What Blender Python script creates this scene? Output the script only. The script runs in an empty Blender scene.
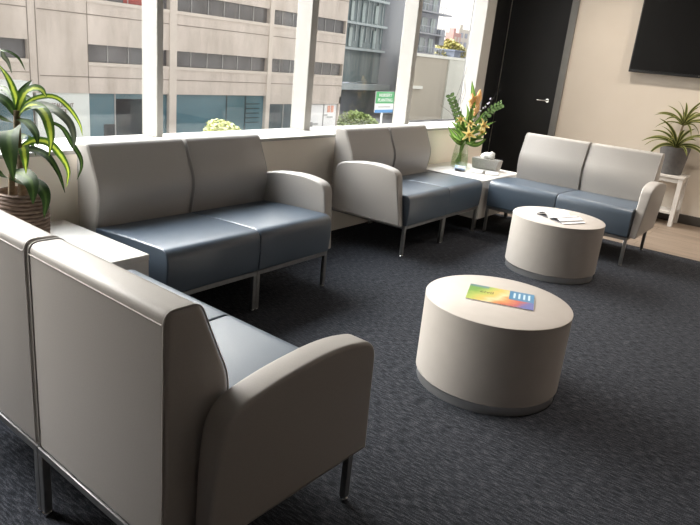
import bpy, bmesh, math, random
from mathutils import Vector, Matrix
random.seed(7)
SC = bpy.context.scene
COL = SC.collection
PI = math.pi

# ------------------------------------------------------------------ materials
def lin(c):
    return tuple(((v/255.0)/12.92 if v/255.0 <= 0.04045 else ((v/255.0+0.055)/1.055)**2.4) for v in c) + (1.0,)

def base_mat(name, col, rough=0.6, metal=0.0, spec=0.5):
    m = bpy.data.materials.new(name); m.use_nodes = True
    nt = m.node_tree; b = nt.nodes['Principled BSDF']
    b.inputs['Base Color'].default_value = col if len(col) == 4 else tuple(col)+(1,)
    b.inputs['Roughness'].default_value = rough
    b.inputs['Metallic'].default_value = metal
    b.inputs['Specular IOR Level'].default_value = spec
    return m, nt, b

def N(nt, t, **kw):
    n = nt.nodes.new(t)
    for k, v in kw.items():
        if hasattr(n, k): setattr(n, k, v)
        else: n.inputs[k].default_value = v
    return n

def coords(nt, scale=(1, 1, 1), out='Object', rot=(0, 0, 0)):
    tc = nt.nodes.new('ShaderNodeTexCoord'); mp = nt.nodes.new('ShaderNodeMapping')
    mp.inputs['Scale'].default_value = scale; mp.inputs['Rotation'].default_value = rot
    nt.links.new(tc.outputs[out], mp.inputs['Vector'])
    return mp.outputs['Vector']

def ramp(nt, fac, stops, interp='LINEAR'):
    r = nt.nodes.new('ShaderNodeValToRGB'); r.color_ramp.interpolation = interp
    e = r.color_ramp.elements
    while len(e) < len(stops): e.new(0.5)
    for i, (p, c) in enumerate(stops):
        e[i].position = p; e[i].color = tuple(c)+(1,) if len(c) == 3 else c
    nt.links.new(fac, r.inputs['Fac'])
    return r.outputs['Color']

def noisy(name, c1, c2, scale=(20, 20, 20), rough=0.6, bump=0.0, metal=0.0, spec=0.5, detail=3.0, dist=0.01, out='Object', coat=0.0):
    m, nt, b = base_mat(name, c1, rough, metal, spec)
    b.inputs['Coat Weight'].default_value = coat; b.inputs['Coat Roughness'].default_value = 0.35
    v = coords(nt, scale, out)
    n = N(nt, 'ShaderNodeTexNoise'); n.inputs['Scale'].default_value = 1.0; n.inputs['Detail'].default_value = detail
    nt.links.new(v, n.inputs['Vector'])
    col = ramp(nt, n.outputs['Fac'], [(0.3, c1), (0.7, c2)])
    nt.links.new(col, b.inputs['Base Color'])
    if bump:
        bp = N(nt, 'ShaderNodeBump'); bp.inputs['Strength'].default_value = bump; bp.inputs['Distance'].default_value = dist
        nt.links.new(n.outputs['Fac'], bp.inputs['Height']); nt.links.new(bp.outputs['Normal'], b.inputs['Normal'])
    return m

def mk_carpet():
    m, nt, b = base_mat('carpet_pile', (.03, .035, .045), 0.95, spec=0.15)
    v = coords(nt, (150, 26, 60))
    n = N(nt, 'ShaderNodeTexNoise'); n.inputs['Scale'].default_value = 1; n.inputs['Detail'].default_value = 4
    nt.links.new(v, n.inputs['Vector'])
    v2 = coords(nt, (420, 300, 300))
    n2 = N(nt, 'ShaderNodeTexNoise'); n2.inputs['Scale'].default_value = 1; n2.inputs['Detail'].default_value = 2
    nt.links.new(v2, n2.inputs['Vector'])
    mx = N(nt, 'ShaderNodeMath', operation='MULTIPLY'); nt.links.new(n.outputs['Fac'], mx.inputs[0]); nt.links.new(n2.outputs['Fac'], mx.inputs[1])
    col = ramp(nt, mx.outputs[0], [(0.14, (.006, .0065, .0085)), (0.26, (.022, .024, .030)), (0.42, (.092, .096, .108))])
    nt.links.new(col, b.inputs['Base Color'])
    bp = N(nt, 'ShaderNodeBump'); bp.inputs['Strength'].default_value = 0.7; bp.inputs['Distance'].default_value = 0.006
    nt.links.new(mx.outputs[0], bp.inputs['Height']); nt.links.new(bp.outputs['Normal'], b.inputs['Normal'])
    return m

def mk_wood_floor():
    m, nt, b = base_mat('plank_floor', (.3, .23, .17), 0.45)
    v = coords(nt, (1, 1, 1), rot=(0, 0, PI/2))
    br = N(nt, 'ShaderNodeTexBrick'); br.inputs['Scale'].default_value = 1.0
    br.inputs['Brick Width'].default_value = 1.2; br.inputs['Row Height'].default_value = 0.15
    br.inputs['Mortar Size'].default_value = 0.003
    br.inputs['Color1'].default_value = (.27, .21, .16, 1); br.inputs['Color2'].default_value = (.22, .17, .13, 1); br.inputs['Mortar'].default_value = (.13, .095, .07, 1)
    nt.links.new(v, br.inputs['Vector'])
    v2 = coords(nt, (45, 3, 3))
    n = N(nt, 'ShaderNodeTexNoise'); n.inputs['Scale'].default_value = 1; n.inputs['Detail'].default_value = 5
    nt.links.new(v2, n.inputs['Vector'])
    g = ramp(nt, n.outputs['Fac'], [(0.3, (.72, .72, .72)), (0.7, (1.1, 1.1, 1.1))])
    mx = N(nt, 'ShaderNodeMix', data_type='RGBA', blend_type='MULTIPLY'); mx.inputs['Factor'].default_value = 1
    nt.links.new(br.outputs['Color'], mx.inputs[6]); nt.links.new(g, mx.inputs[7])
    nt.links.new(mx.outputs[2], b.inputs['Base Color'])
    return m

def mk_glass(name, tint=(1, 1, 1), refl=0.06, rough=0.0):
    m = bpy.data.materials.new(name); m.use_nodes = True; nt = m.node_tree
    nt.nodes.remove(nt.nodes['Principled BSDF']); o = nt.nodes['Material Output']
    t = N(nt, 'ShaderNodeBsdfTransparent'); t.inputs['Color'].default_value = tuple(tint)+(1,)
    g = N(nt, 'ShaderNodeBsdfGlossy'); g.inputs['Roughness'].default_value = rough
    mx = N(nt, 'ShaderNodeMixShader'); mx.inputs['Fac'].default_value = refl
    nt.links.new(t.outputs[0], mx.inputs[1]); nt.links.new(g.outputs[0], mx.inputs[2]); nt.links.new(mx.outputs[0], o.inputs['Surface'])
    return m

def mk_leaf(name, edge, mid, back, stripe=0.22, trans=0.35):
    m, nt, b = base_mat(name, edge, 0.55, spec=0.15)
    uv = N(nt, 'ShaderNodeUVMap'); uv.uv_map = 'UVMap'
    sp = N(nt, 'ShaderNodeSeparateXYZ'); nt.links.new(uv.outputs[0], sp.inputs[0])
    a = N(nt, 'ShaderNodeMath', operation='SUBTRACT'); a.inputs[1].default_value = 0.5; nt.links.new(sp.outputs[0], a.inputs[0])
    ab = N(nt, 'ShaderNodeMath', operation='ABSOLUTE'); nt.links.new(a.outputs[0], ab.inputs[0])
    v = coords(nt, (60, 60, 60)); n = N(nt, 'ShaderNodeTexNoise'); n.inputs['Scale'].default_value = 1
    nt.links.new(v, n.inputs['Vector'])
    s = N(nt, 'ShaderNodeMath', operation='MULTIPLY_ADD'); s.inputs[1].default_value = 0.18; nt.links.new(n.outputs['Fac'], s.inputs[0]); nt.links.new(ab.outputs[0], s.inputs[2])
    c = ramp(nt, s.outputs[0], [(max(0, stripe-0.02), mid), (stripe+0.1, edge), (0.5, back)])
    nt.links.new(c, b.inputs['Base Color'])
    tr = N(nt, 'ShaderNodeBsdfTranslucent'); nt.links.new(c, tr.inputs['Color'])
    mx = N(nt, 'ShaderNodeMixShader'); mx.inputs['Fac'].default_value = trans
    nt.links.new(b.outputs[0], mx.inputs[1]); nt.links.new(tr.outputs[0], mx.inputs[2])
    nt.links.new(mx.outputs[0], nt.nodes['Material Output'].inputs['Surface'])
    return m

def mk_brochure():
    # cover printed green / yellow / orange with a blue panel of white columns (x 0..0.30, y 0..0.21)
    m, nt, b = base_mat('printed_cover', (1, 1, 1), 0.35)
    v = coords(nt, (1/0.30, 1/0.21, 1))
    n = N(nt, 'ShaderNodeTexNoise'); n.inputs['Scale'].default_value = 3.2; n.inputs['Detail'].default_value = 2; nt.links.new(v, n.inputs['Vector'])
    sp = N(nt, 'ShaderNodeSeparateXYZ'); nt.links.new(v, sp.inputs[0])
    # diagonal sweep
    d = N(nt, 'ShaderNodeMath', operation='MULTIPLY_ADD'); d.inputs[1].default_value = -0.45; nt.links.new(sp.outputs[1], d.inputs[0]); nt.links.new(sp.outputs[0], d.inputs[2])
    e = N(nt, 'ShaderNodeMath', operation='MULTIPLY_ADD'); e.inputs[1].default_value = 0.42; nt.links.new(n.outputs['Fac'], e.inputs[0]); nt.links.new(d.outputs[0], e.inputs[2])
    c = ramp(nt, e.outputs[0], [(0.0, (.16, .30, .07)), (0.2, (.36, .42, .10)), (0.36, (.55, .40, .12)), (0.5, (.62, .52, .30)), (0.64, (.55, .24, .08)), (0.85, (.38, .08, .07)), (1.0, (.09, .10, .28))])
    gx = N(nt, 'ShaderNodeMath', operation='GREATER_THAN'); gx.inputs[1].default_value = 0.62; nt.links.new(sp.outputs[0], gx.inputs[0])
    gy = N(nt, 'ShaderNodeMath', operation='GREATER_THAN'); gy.inputs[1].default_value = 0.42; nt.links.new(sp.outputs[1], gy.inputs[0])
    g = N(nt, 'ShaderNodeMath', operation='MULTIPLY'); nt.links.new(gx.outputs[0], g.inputs[0]); nt.links.new(gy.outputs[0], g.inputs[1])
    m1 = N(nt, 'ShaderNodeMix', data_type='RGBA'); nt.links.new(g.outputs[0], m1.inputs[0]); nt.links.new(c, m1.inputs[6]); m1.inputs[7].default_value = (.045, .17, .30, 1)
    # dark teal band along the top left
    gt = N(nt, 'ShaderNodeMath', operation='GREATER_THAN'); gt.inputs[1].default_value = 0.86; nt.links.new(sp.outputs[1], gt.inputs[0])
    lx = N(nt, 'ShaderNodeMath', operation='LESS_THAN'); lx.inputs[1].default_value = 0.3; nt.links.new(sp.outputs[0], lx.inputs[0])
    g2 = N(nt, 'ShaderNodeMath', operation='MULTIPLY'); nt.links.new(gt.outputs[0], g2.inputs[0]); nt.links.new(lx.outputs[0], g2.inputs[1])
    m2 = N(nt, 'ShaderNodeMix', data_type='RGBA'); nt.links.new(g2.outputs[0], m2.inputs[0]); nt.links.new(m1.outputs[2], m2.inputs[6]); m2.inputs[7].default_value = (.12, .22, .2, 1)
    nt.links.new(m2.outputs[2], b.inputs['Base Color'])
    return m

M = {}
M['carpet'] = mk_carpet()
M['planks'] = mk_wood_floor()
M['wall'] = noisy('cream_wall_paint', (.68, .615, .535), (.70, .635, .555), (3, 3, 3), 0.85)
M['wall_low'] = noisy('sill_wall_paint', (.87, .81, .72), (.89, .83, .74), (3, 3, 3), 0.85)
M['white'] = noisy('white_paint', (.80, .79, .75), (.82, .81, .77), (5, 5, 5), 0.55)
M['ceiling'] = noisy('ceiling_tile', (.5, .5, .48), (.54, .54, .52), (8, 8, 8), 0.9)
M['back_wall'] = noisy('grey_wall_paint', (.62, .54, .485), (.66, .58, .52), (3, 3, 3), 0.85)
M['frame_alu'] = noisy('painted_aluminium', (.42, .41, .385), (.44, .43, .405), (10, 10, 10), 0.45)
M['grey_trim'] = noisy('grey_trim_paint', (.17, .17, .165), (.19, .19, .185), (10, 10, 10), 0.5)
M['black'] = noisy('black_door_paint', (.011, .0115, .0125), (.014, .0145, .015), (4, 4, 4), 0.55, spec=0.35)
M['baseboard'] = noisy('dark_baseboard', (.05, .045, .04), (.06, .055, .05), (10, 10, 10), 0.5)
M['leather'] = noisy('light_grey_leather', (.375, .354, .334), (.40, .378, .357), (260, 260, 260), 0.43, bump=0.08, dist=0.002)
M['piping'] = noisy('grey_piping', (.46, .44, .42), (.5, .48, .46), (200, 200, 200), 0.5)
M['navy'] = noisy('slate_blue_leather', (.055, .078, .108), (.062, .087, .119), (260, 260, 260), 0.40, bump=0.08, dist=0.002, spec=0.75, coat=.22)
M['metal'] = noisy('satin_steel', (.26, .26, .26), (.31, .31, .31), (40, 40, 40), 0.45, metal=1.0)
M['chrome'] = noisy('chrome', (.85, .85, .85), (.9, .9, .9), (40, 40, 40), 0.12, metal=1.0)
M['laminate'] = noisy('white_laminate', (.60, .575, .54), (.62, .595, .56), (15, 15, 15), 0.42)
M['drum'] = noisy('drum_laminate', (.435, .402, .37), (.455, .422, .39), (15, 15, 15), 0.45)
M['steel_plinth'] = noisy('brushed_plinth', (.5, .5, .5), (.6, .6, .6), (3, 3, 220), 0.3, metal=.85)
M['tv'] = noisy('tv_bezel', (.008, .008, .009), (.01, .01, .011), (9, 9, 9), 0.35)
M['screen'] = noisy('tv_screen', (.006, .006, .006), (.007, .007, .007), (3, 3, 3), 0.3, spec=.2)
M['pot_grey'] = noisy('grey_planter', (.12, .118, .12), (.15, .148, .15), (30, 30, 30), 0.7)
M['soil'] = noisy('potting_soil', (.02, .014, .01), (.06, .04, .03), (90, 90, 90), 0.95, bump=0.5)
M['wicker'] = noisy('brown_wicker', (.10, .065, .045), (.22, .15, .11), (30, 30, 90), 0.7, bump=0.4)
M['bark'] = noisy('cane_bark', (.14, .10, .06), (.25, .19, .12), (40, 40, 90), 0.8, bump=0.3)
M['leaf0'] = mk_leaf('dracaena_dark', (.030, .062, .018), (.07, .12, .03), (.026, .05, .016), 0.16, .25)
M['leaf1'] = mk_leaf('dracaena_variegated', (.075, .15, .025), (.46, .56, .07), (.05, .11, .02), 0.22, 0.45)
M['leaf2'] = mk_leaf('dracaena_greyed', (.10, .12, .085), (.16, .18, .12), (.08, .10, .07), 0.2, 0.25)
M['leaf3'] = mk_leaf('dracaena_striped', (.055, .07, .022), (.08, .10, .03), (.40, .40, .14), 0.2, 0.3)
M['leaf_fl'] = mk_leaf('bouquet_leaf', (.12, .21, .045), (.24, .36, .09), (.08, .16, .035), 0.12, 0.45)
M['euca'] = mk_leaf('eucalyptus_leaf', (.10, .16, .06), (.14, .21, .08), (.08, .13, .05), 0.1, 0.3)
M['petal'] = mk_leaf('yellow_petal', (.85, .66, .24), (.88, .58, .18), (.86, .74, .36), 0.14, 0.35)
M['petal_peach'] = mk_leaf('peach_petal', (.88, .72, .38), (.90, .68, .34), (.86, .60, .36), 0.2, 0.4)
M['stamen'] = noisy('orange_anther', (.35, .12, .02), (.45, .18, .03), (200, 200, 200), 0.8)
M['stem'] = noisy('green_stem', (.10, .19, .03), (.20, .30, .06), (60, 60, 60), 0.6)
M['twig'] = noisy('dark_twig', (.035, .03, .03), (.06, .05, .05), (80, 80, 80), 0.7)
M['wax'] = noisy('lilac_blossom', (.62, .60, .72), (.75, .72, .80), (120, 120, 120), 0.8)
M['glass'] = mk_glass('window_glass', (.97, .97, .96), 0.03)
M['vase'] = mk_glass('vase_glass', (.93, .96, .93), 0.10)
M['water'] = mk_glass('vase_water', (.86, .92, .80), 0.04)
M['tissue_box'] = noisy('silver_card', (.30, .29, .27), (.36, .35, .33), (60, 60, 60), 0.4, metal=0.3)
M['tissue'] = noisy('tissue_paper', (.80, .78, .74), (.86, .84, .80), (40, 40, 40), 0.9)
M['paper'] = noisy('white_paper', (.82, .83, .85), (.86, .87, .89), (30, 30, 30), 0.6)
M['paper_blue'] = noisy('pale_blue_print', (.25, .42, .68), (.75, .80, .86), (25, 25, 25), 0.5)
M['print_grey'] = noisy('grey_print', (.12, .12, .14), (.4, .4, .44), (40, 12, 12), 0.5)
M['brochure'] = mk_brochure()
M['ink_white'] = noisy('white_ink', (.42, .54, .60), (.48, .58, .64), (30, 30, 30), 0.5)
M['ink_dark'] = noisy('dark_ink', (.10, .05, .04), (.13, .07, .05), (30, 30, 30), 0.5)
# outside
def mk_concrete():
    m, nt, b = base_mat('precast_concrete', (.5, .44, .40), 0.9)
    v = coords(nt, (.75, .75, .22)); n = N(nt, 'ShaderNodeTexNoise'); n.inputs['Scale'].default_value = 1; n.inputs['Detail'].default_value = 6; n.inputs['Roughness'].default_value = 0.65
    nt.links.new(v, n.inputs['Vector'])
    c = ramp(nt, n.outputs['Fac'], [(0.3, (.45, .395, .35)), (0.55, (.59, .525, .475)), (0.75, (.67, .60, .545))])
    nt.links.new(c, b.inputs['Base Color']); return m
M['concrete'] = mk_concrete()
M['concrete_lt'] = noisy('pale_concrete', (.58, .52, .47), (.64, .58, .52), (1, 1, 1), 0.9)
M['joint'] = noisy('joint_shadow_gap', (.22, .19, .17), (.26, .23, .2), (2, 2, 2), 0.9)
M['off_glass'] = noisy('office_glass', (.06, .06, .068), (.15, .15, .16), (.6, .6, .5), 0.25, spec=0.6, detail=4)
M['teal'] = noisy('teal_shop_glass', (.05, .115, .145), (.10, .20, .245), (.25, .25, .3), 0.2, spec=0.6)
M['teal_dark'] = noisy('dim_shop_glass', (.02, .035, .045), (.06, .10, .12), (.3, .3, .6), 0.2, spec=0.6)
M['shop_dark'] = noisy('dark_display', (.016, .02, .025), (.03, .04, .05), (1.5, 1.5, 1.5), 0.8, spec=.05)
M['fascia'] = noisy('white_fascia', (.68, .72, .70), (.72, .76, .74), (1, 1, 1), 0.6)
M['poster'] = noisy('white_poster', (.85, .86, .88), (.95, .95, .96), (1, 1, 1), 0.7)
M['poster_red'] = noisy('orange_print', (.72, .32, .22), (.85, .5, .4), (3, 3, 3), 0.7)
M['alu_out'] = noisy('facade_mullion', (.30, .30, .30), (.36, .36, .36), (2, 2, 2), 0.5)
M['red_blind'] = noisy('red_blind', (.28, .05, .05), (.33, .07, .06), (2, 2, 2), 0.7)
M['tower_glass'] = noisy('tower_glass', (.12, .155, .17), (.26, .31, .325), (.8, .8, .15), 0.25, spec=0.6, detail=4)
M['tower_slab'] = noisy('tower_slab_edge', (.36, .41, .43), (.42, .47, .49), (1, 1, 1), 0.8)
M['tower_col'] = noisy('tower_column', (.25, .265, .295), (.30, .315, .345), (1.5, 1.5, .1), 0.7)
M['podium_glass'] = noisy('podium_glass', (.13, .145, .165), (.19, .205, .225), (.5, .5, .3), 0.3)
M['balcony_wall'] = noisy('balcony_tower_wall', (.22, .235, .28), (.30, .32, .36), (.5, .5, .5), 0.7)
M['curtain'] = noisy('grey_curtain', (.30, .36, .37), (.42, .48, .48), (2, 2, .2), 0.8)
M['balcony_rail'] = noisy('balcony_rail', (.33, .36, .42), (.4, .43, .48), (1, 1, 1), 0.5)
M['beige_out'] = noisy('beige_render', (.36, .33, .275), (.41, .375, .31), (.2, .2, .2), 0.9)
M['beige_top'] = noisy('parapet_coping', (.64, .64, .58), (.70, .70, .64), (.2, .2, .2), 0.9)
M['reflection_strip'] = noisy('painted_reflection', (.52, .52, .46), (.58, .58, .52), (.5, .5, .1), 0.9)  # reflected light on the beige wall, put into the colour
M['pink_out'] = noisy('pink_render', (.42, .25, .23), (.46, .29, .27), (.1, .1, .1), 0.9)
M['cream_out'] = noisy('cream_render', (.46, .42, .37), (.52, .48, .42), (.1, .1, .1), 0.9)
M['navy_roof'] = noisy('slate_roof', (.13, .15, .19), (.18, .2, .24), (.2, .2, .2), 0.8)
M['asphalt'] = noisy('street_asphalt', (.13, .13, .135), (.17, .17, .175), (.5, .5, .5), 0.9)
M['sign_green'] = noisy('sign_green', (.06, .36, .13), (.07, .39, .15), (2, 2, 2), 0.6)
M['sign_white'] = noisy('sign_white', (.85, .87, .86), (.88, .9, .89), (2, 2, 2), 0.6)
M['sign_blue'] = noisy('sign_blue', (.08, .28, .62), (.10, .32, .66), (2, 2, 2), 0.6)
M['sign_grey'] = noisy('sign_grey_ink', (.4, .42, .42), (.45, .47, .47), (2, 2, 2), 0.6)
M['foliage'] = noisy('tree_leaves', (.14, .22, .05), (.36, .42, .16), (6, 6, 6), 0.7)
M['foliage_y'] = noisy('pale_tree_leaves', (.38, .42, .14), (.62, .62, .30), (6, 6, 6), 0.7)
M['foliage_far'] = noisy('autumn_leaves', (.20, .20, .05), (.45, .38, .12), (.6, .6, .6), 0.8)
M['trunk'] = noisy('street_tree_bark', (.08, .06, .045), (.14, .11, .08), (6, 6, 2), 0.9)

# ------------------------------------------------------------------ mesh helpers
class MB:
    def __init__(s): s.bm = bmesh.new(); s.uv = None
    def box(s, x0, x1, y0, y1, z0, z1, bev=0.0, seg=2):
        r = bmesh.ops.create_cube(s.bm, size=1.0)
        vs = r['verts']
        for v in vs:
            v.co = Vector(((x0+x1)/2+v.co.x*(x1-x0), (y0+y1)/2+v.co.y*(y1-y0), (z0+z1)/2+v.co.z*(z1-z0)))
        if bev:
            es = list({e for v in vs for e in v.link_edges})
            bmesh.ops.bevel(s.bm, geom=es, offset=bev, segments=seg, profile=0.5, affect='EDGES')
        return s
    def lathe(s, prof, n=48, c=(0, 0), cap=True):
        rings = []
        for r, z in prof:
            rings.append([s.bm.verts.new((c[0]+r*math.cos(2*PI*i/n), c[1]+r*math.sin(2*PI*i/n), z)) for i in range(n)])
        for a, b in zip(rings, rings[1:]):
            for i in range(n):
                s.bm.faces.new((a[i], a[(i+1) % n], b[(i+1) % n], b[i]))
        if cap:
            s.bm.faces.new(list(reversed(rings[0]))); s.bm.faces.new(rings[-1])
        return s
    def tube(s, pts, rad, n=8, cap=True):
        pts = [Vector(p) for p in pts]; rings = []
        k = len(pts); rads = rad if isinstance(rad, (list, tuple)) else [rad]*k
        up = Vector((0, 0, 1)); prev = None
        for i in range(k):
            t = (pts[min(i+1, k-1)]-pts[max(i-1, 0)]).normalized()
            if prev is None:
                a = up if abs(t.z) < 0.9 else Vector((1, 0, 0)); nrm = t.cross(a).normalized()
            else:
                nrm = (prev - t*prev.dot(t)).normalized()
            prev = nrm; bn = t.cross(nrm)
            rings.append([s.bm.verts.new(pts[i]+(nrm*math.cos(2*PI*j/n)+bn*math.sin(2*PI*j/n))*rads[i]) for j in range(n)])
        for a, b in zip(rings, rings[1:]):
            for j in range(n): s.bm.faces.new((a[j], a[(j+1) % n], b[(j+1) % n], b[j]))
        if cap:
            s.bm.faces.new(list(reversed(rings[0]))); s.bm.faces.new(rings[-1])
        return s
    def loop_tube(s, pts, rad, n=6):
        pts = [Vector(p) for p in pts]; k = len(pts); rings = []
        for i in range(k):
            t = (pts[(i+1) % k]-pts[i-1]).normalized(); a = Vector((1, 0, 0)); bn = t.cross(a).normalized()
            rings.append([s.bm.verts.new(pts[i]+(a*math.cos(2*PI*j/n)+bn*math.sin(2*PI*j/n))*rad) for j in range(n)])
        for i in range(k):
            a, b = rings[i], rings[(i+1) % k]
            for j in range(n): s.bm.faces.new((a[j], a[(j+1) % n], b[(j+1) % n], b[j]))
        return s
    def profile(s, prof, x0, x1, r=0.01, seg=4):
        """extrude a (y, z) outline along x with rounded rims of radius r"""
        k = len(prof); P = [Vector((a, b)) for a, b in prof]
        area = sum(P[i].x*P[(i+1) % k].y-P[(i+1) % k].x*P[i].y for i in range(k))
        sg = 1 if area > 0 else -1
        nr = []
        for i in range(k):
            t = (P[(i+1) % k]-P[i-1]).normalized(); nr.append(Vector((-t.y, t.x))*sg)
        rows = []
        for j in range(seg+1):
            th = PI/2*j/seg; rows.append((x0+r*(1-math.sin(th)), r*(1-math.cos(th))))
        rows2 = [(x1-(x-x0), o) for x, o in rows]
        seq = list(reversed(rows)) + rows2   # outermost rim (inset r) first
        seq = [(x0 + r*(1-math.cos(PI/2*j/seg)), r*(1-math.sin(PI/2*j/seg))) for j in range(seg+1)]
        seq += [(x1-(x-x0), o) for x, o in reversed(seq)]
        rings = [[s.bm.verts.new((x, P[i].x+nr[i].x*o, P[i].y+nr[i].y*o)) for i in range(k)] for x, o in seq]
        for a, b in zip(rings, rings[1:]):
            for i in range(k): s.bm.faces.new((a[i], a[(i+1) % k], b[(i+1) % k], b[i]))
        s.bm.faces.new(list(reversed(rings[0]))); s.bm.faces.new(rings[-1])
        return s
    def strip(s, pts, width, fold=0.18, prof=None, nseg=14, side=None):
        """leaf blade along a smooth curve through pts; u across in the UV map"""
        if s.uv is None: s.uv = s.bm.loops.layers.uv.new('UVMap')
        C = spline(pts, nseg); k = len(C); rows = []
        for i, p in enumerate(C):
            t = (C[min(i+1, k-1)]-C[max(i-1, 0)]).normalized()
            sd = (t.cross(Vector((0, 0, 1))) if side is None else t.cross(Vector(side)))
            if sd.length < 0.15: sd = t.cross(Vector((0.55, 0.8, 0.2)))
            sd.normalize()
            if rows and sd.dot(last) < 0: sd = -sd
            last = sd
            nn = sd.cross(t).normalized()
            f = i/(k-1)
            w = width*0.5*(prof(f) if prof else (min(1, 0.45+2.2*f))*max(0.02, 1-f**3.2))
            rows.append([s.bm.verts.new(p+sd*w*q+nn*abs(q)*w*fold) for q in (-1, -0.5, 0, 0.5, 1)])
        for i in range(k-1):
            for j in range(4):
                fc = s.bm.faces.new((rows[i][j], rows[i][j+1], rows[i+1][j+1], rows[i+1][j]))
                for lp, (u, vv) in zip(fc.loops, ((j/4, i/(k-1)), ((j+1)/4, i/(k-1)), ((j+1)/4, (i+1)/(k-1)), (j/4, (i+1)/(k-1)))):
                    lp[s.uv].uv = (u, vv)
        return s
    def build(s, name, mat, parent=None, loc=None, rot=None, smooth=True, ang=40):
        bmesh.ops.recalc_face_normals(s.bm, faces=s.bm.faces)
        me = bpy.data.meshes.new(name); s.bm.to_mesh(me); s.bm.free()
        me.materials.append(M[mat] if isinstance(mat, str) else mat)
        if smooth:
            me.polygons.foreach_set('use_smooth', [True]*len(me.polygons))
            me.set_sharp_from_angle(angle=math.radians(ang))
        o = bpy.data.objects.new(name, me); COL.objects.link(o)
        if parent: o.parent = parent
        if loc: o.location = loc
        if rot: o.rotation_euler = rot
        return o

def spline(pts, n):
    P = [Vector(p) for p in pts]
    if len(P) == 2: return [P[0].lerp(P[1], i/n) for i in range(n+1)]
    Q = [P[0]*2-P[1]]+P+[P[-1]*2-P[-2]]; out = []; segs = len(P)-1
    for i in range(n+1):
        t = i/n*segs; k = min(int(t), segs-1); t -= k
        a, b, c, d = Q[k:k+4]
        out.append(0.5*((2*b)+(c-a)*t+(2*a-5*b+4*c-d)*t*t+(3*b-a-3*c+d)*t**3))
    return out

def fillet(pts, seg=6):
    """pts: (y, z, r) polygon with corner radii -> dense outline"""
    out = []; k = len(pts)
    for i, (a, b, r) in enumerate(pts):
        p = Vector((a, b)); p0 = Vector(pts[i-1][:2]); p1 = Vector(pts[(i+1) % k][:2])
        d0 = (p0-p); d1 = (p1-p); r0 = min(r, d0.length*0.49); r1 = min(r, d1.length*0.49)
        A = p+d0.normalized()*r0; B = p+d1.normalized()*r1
        if r < 1e-5: out.append(tuple(p)); continue
        for j in range(seg+1):
            t = j/seg; q = A*(1-t)**2+p*2*t*(1-t)+B*t*t; out.append(tuple(q))
    # drop duplicates
    res = []
    for q in out:
        if not res or (Vector(q)-Vector(res[-1])).length > 1e-4: res.append(q)
    if (Vector(res[0])-Vector(res[-1])).length < 1e-4: res.pop()
    return res

def tag(o, label, cat, group=None, kind=None):
    o['label'] = label; o['category'] = cat
    if group: o['group'] = group
    if kind: o['kind'] = kind
    return o
def thing(name, label, cat, loc=(0, 0, 0), rotz=0.0, group=None):
    o = bpy.data.objects.new(name, None); COL.objects.link(o); o.empty_display_size = 0.1
    o.location = loc; o.rotation_euler = (0, 0, rotz)
    return tag(o, label, cat, group)
def struct(o, label, cat='room'):
    o['kind'] = 'structure'; o['label'] = label; o['category'] = cat; return o
def dup(root, loc, rotz, label):
    r = root.copy(); COL.objects.link(r); r.location = loc; r.rotation_euler = (0, 0, rotz); r['label'] = label
    for ch in root.children:
        c = ch.copy(); COL.objects.link(c); c.parent = r
        for g in ch.children:
            d = g.copy(); COL.objects.link(d); d.parent = c
    return r
def text(name, s, size, mat, parent, loc, rot, width=None, ext=0.01):
    cu = bpy.data.curves.new(name, 'FONT'); cu.body = s; cu.size = size; cu.align_x = 'CENTER'; cu.align_y = 'CENTER'; cu.extrude = ext
    t = bpy.data.objects.new(name, cu); COL.objects.link(t)
    dg = bpy.context.evaluated_depsgraph_get()
    me = bpy.data.meshes.new_from_object(t.evaluated_get(dg)); bpy.data.objects.remove(t)
    me.name = name; me.materials.clear(); me.materials.append(M[mat])
    if width:
        xs = [v.co.x for v in me.vertices]; k = width/(max(xs)-min(xs))
        for v in me.vertices: v.co.x *= k
    o = bpy.data.objects.new(name, me); COL.objects.link(o); o.parent = parent; o.location = loc; o.rotation_euler = rot
    return o
SKY, GLOW, LAMP, EXPOSURE = 1.05, 27, 8.5, 0.86; DOWN = 3.0
# ------------------------------------------------------------------ camera
cam = bpy.data.cameras.new('camera'); co = bpy.data.objects.new('camera', cam); COL.objects.link(co)
FW = Vector((0.77623, 0.54958, -0.30892)); RT = Vector((0.60017, -0.79419, 0.09518)); UP = Vector((0.19303, 0.25929, 0.94631))
co.matrix_world = Matrix(((RT.x, UP.x, -FW.x, 0.0), (RT.y, UP.y, -FW.y, 0.0), (RT.z, UP.z, -FW.z, 1.4014), (0, 0, 0, 1)))
cam.sensor_width = 36; cam.lens = 639.372/700*36; cam.clip_start = 0.05; cam.clip_end = 600
SC.camera = co

# ------------------------------------------------------------------ room shell
X0, X1, Y0, Y1, H = -2.2, 7.65, -3.2, 3.55, 2.72
XC = 6.07
struct(MB().box(X0, XC, Y0, 3.1, -0.1, 0.0).build('floor', 'carpet'), 'dark charcoal carpet floor with streaky woven pile', 'floor')
struct(MB().box(XC, X1, Y0, 3.45, -0.1, -0.002).build('floor.001', 'planks'), 'brown wood plank floor along the far wall beyond the carpet edge', 'floor')
struct(MB().box(X0-.2, X1+.2, Y0-.2, Y1+.1, H, H+.2).build('ceiling', 'ceiling'), 'pale flat ceiling of the lounge', 'ceiling')
struct(MB().box(X0-.15, X0, Y0-.15, Y1, -0.1, H).build('wall_left', 'back_wall'), 'plain wall at the near end of the lounge', 'wall')
struct(MB().box(X0, X1, Y0-.15, Y0, -0.1, H).build('wall_back', 'back_wall'), 'plain wall facing the windows', 'wall')
struct(MB().box(X1, X1+.15, Y0-.15, 3.6, -0.1, H).build('wall_right', 'wall'), 'cream painted wall carrying the television and black door', 'wall')
MULL = [(-.33, .05), (1.07, .05), (2.494, .046), (3.874, .074), (5.352, .07)]
XP0, XP1 = 6.745, 6.965
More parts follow.
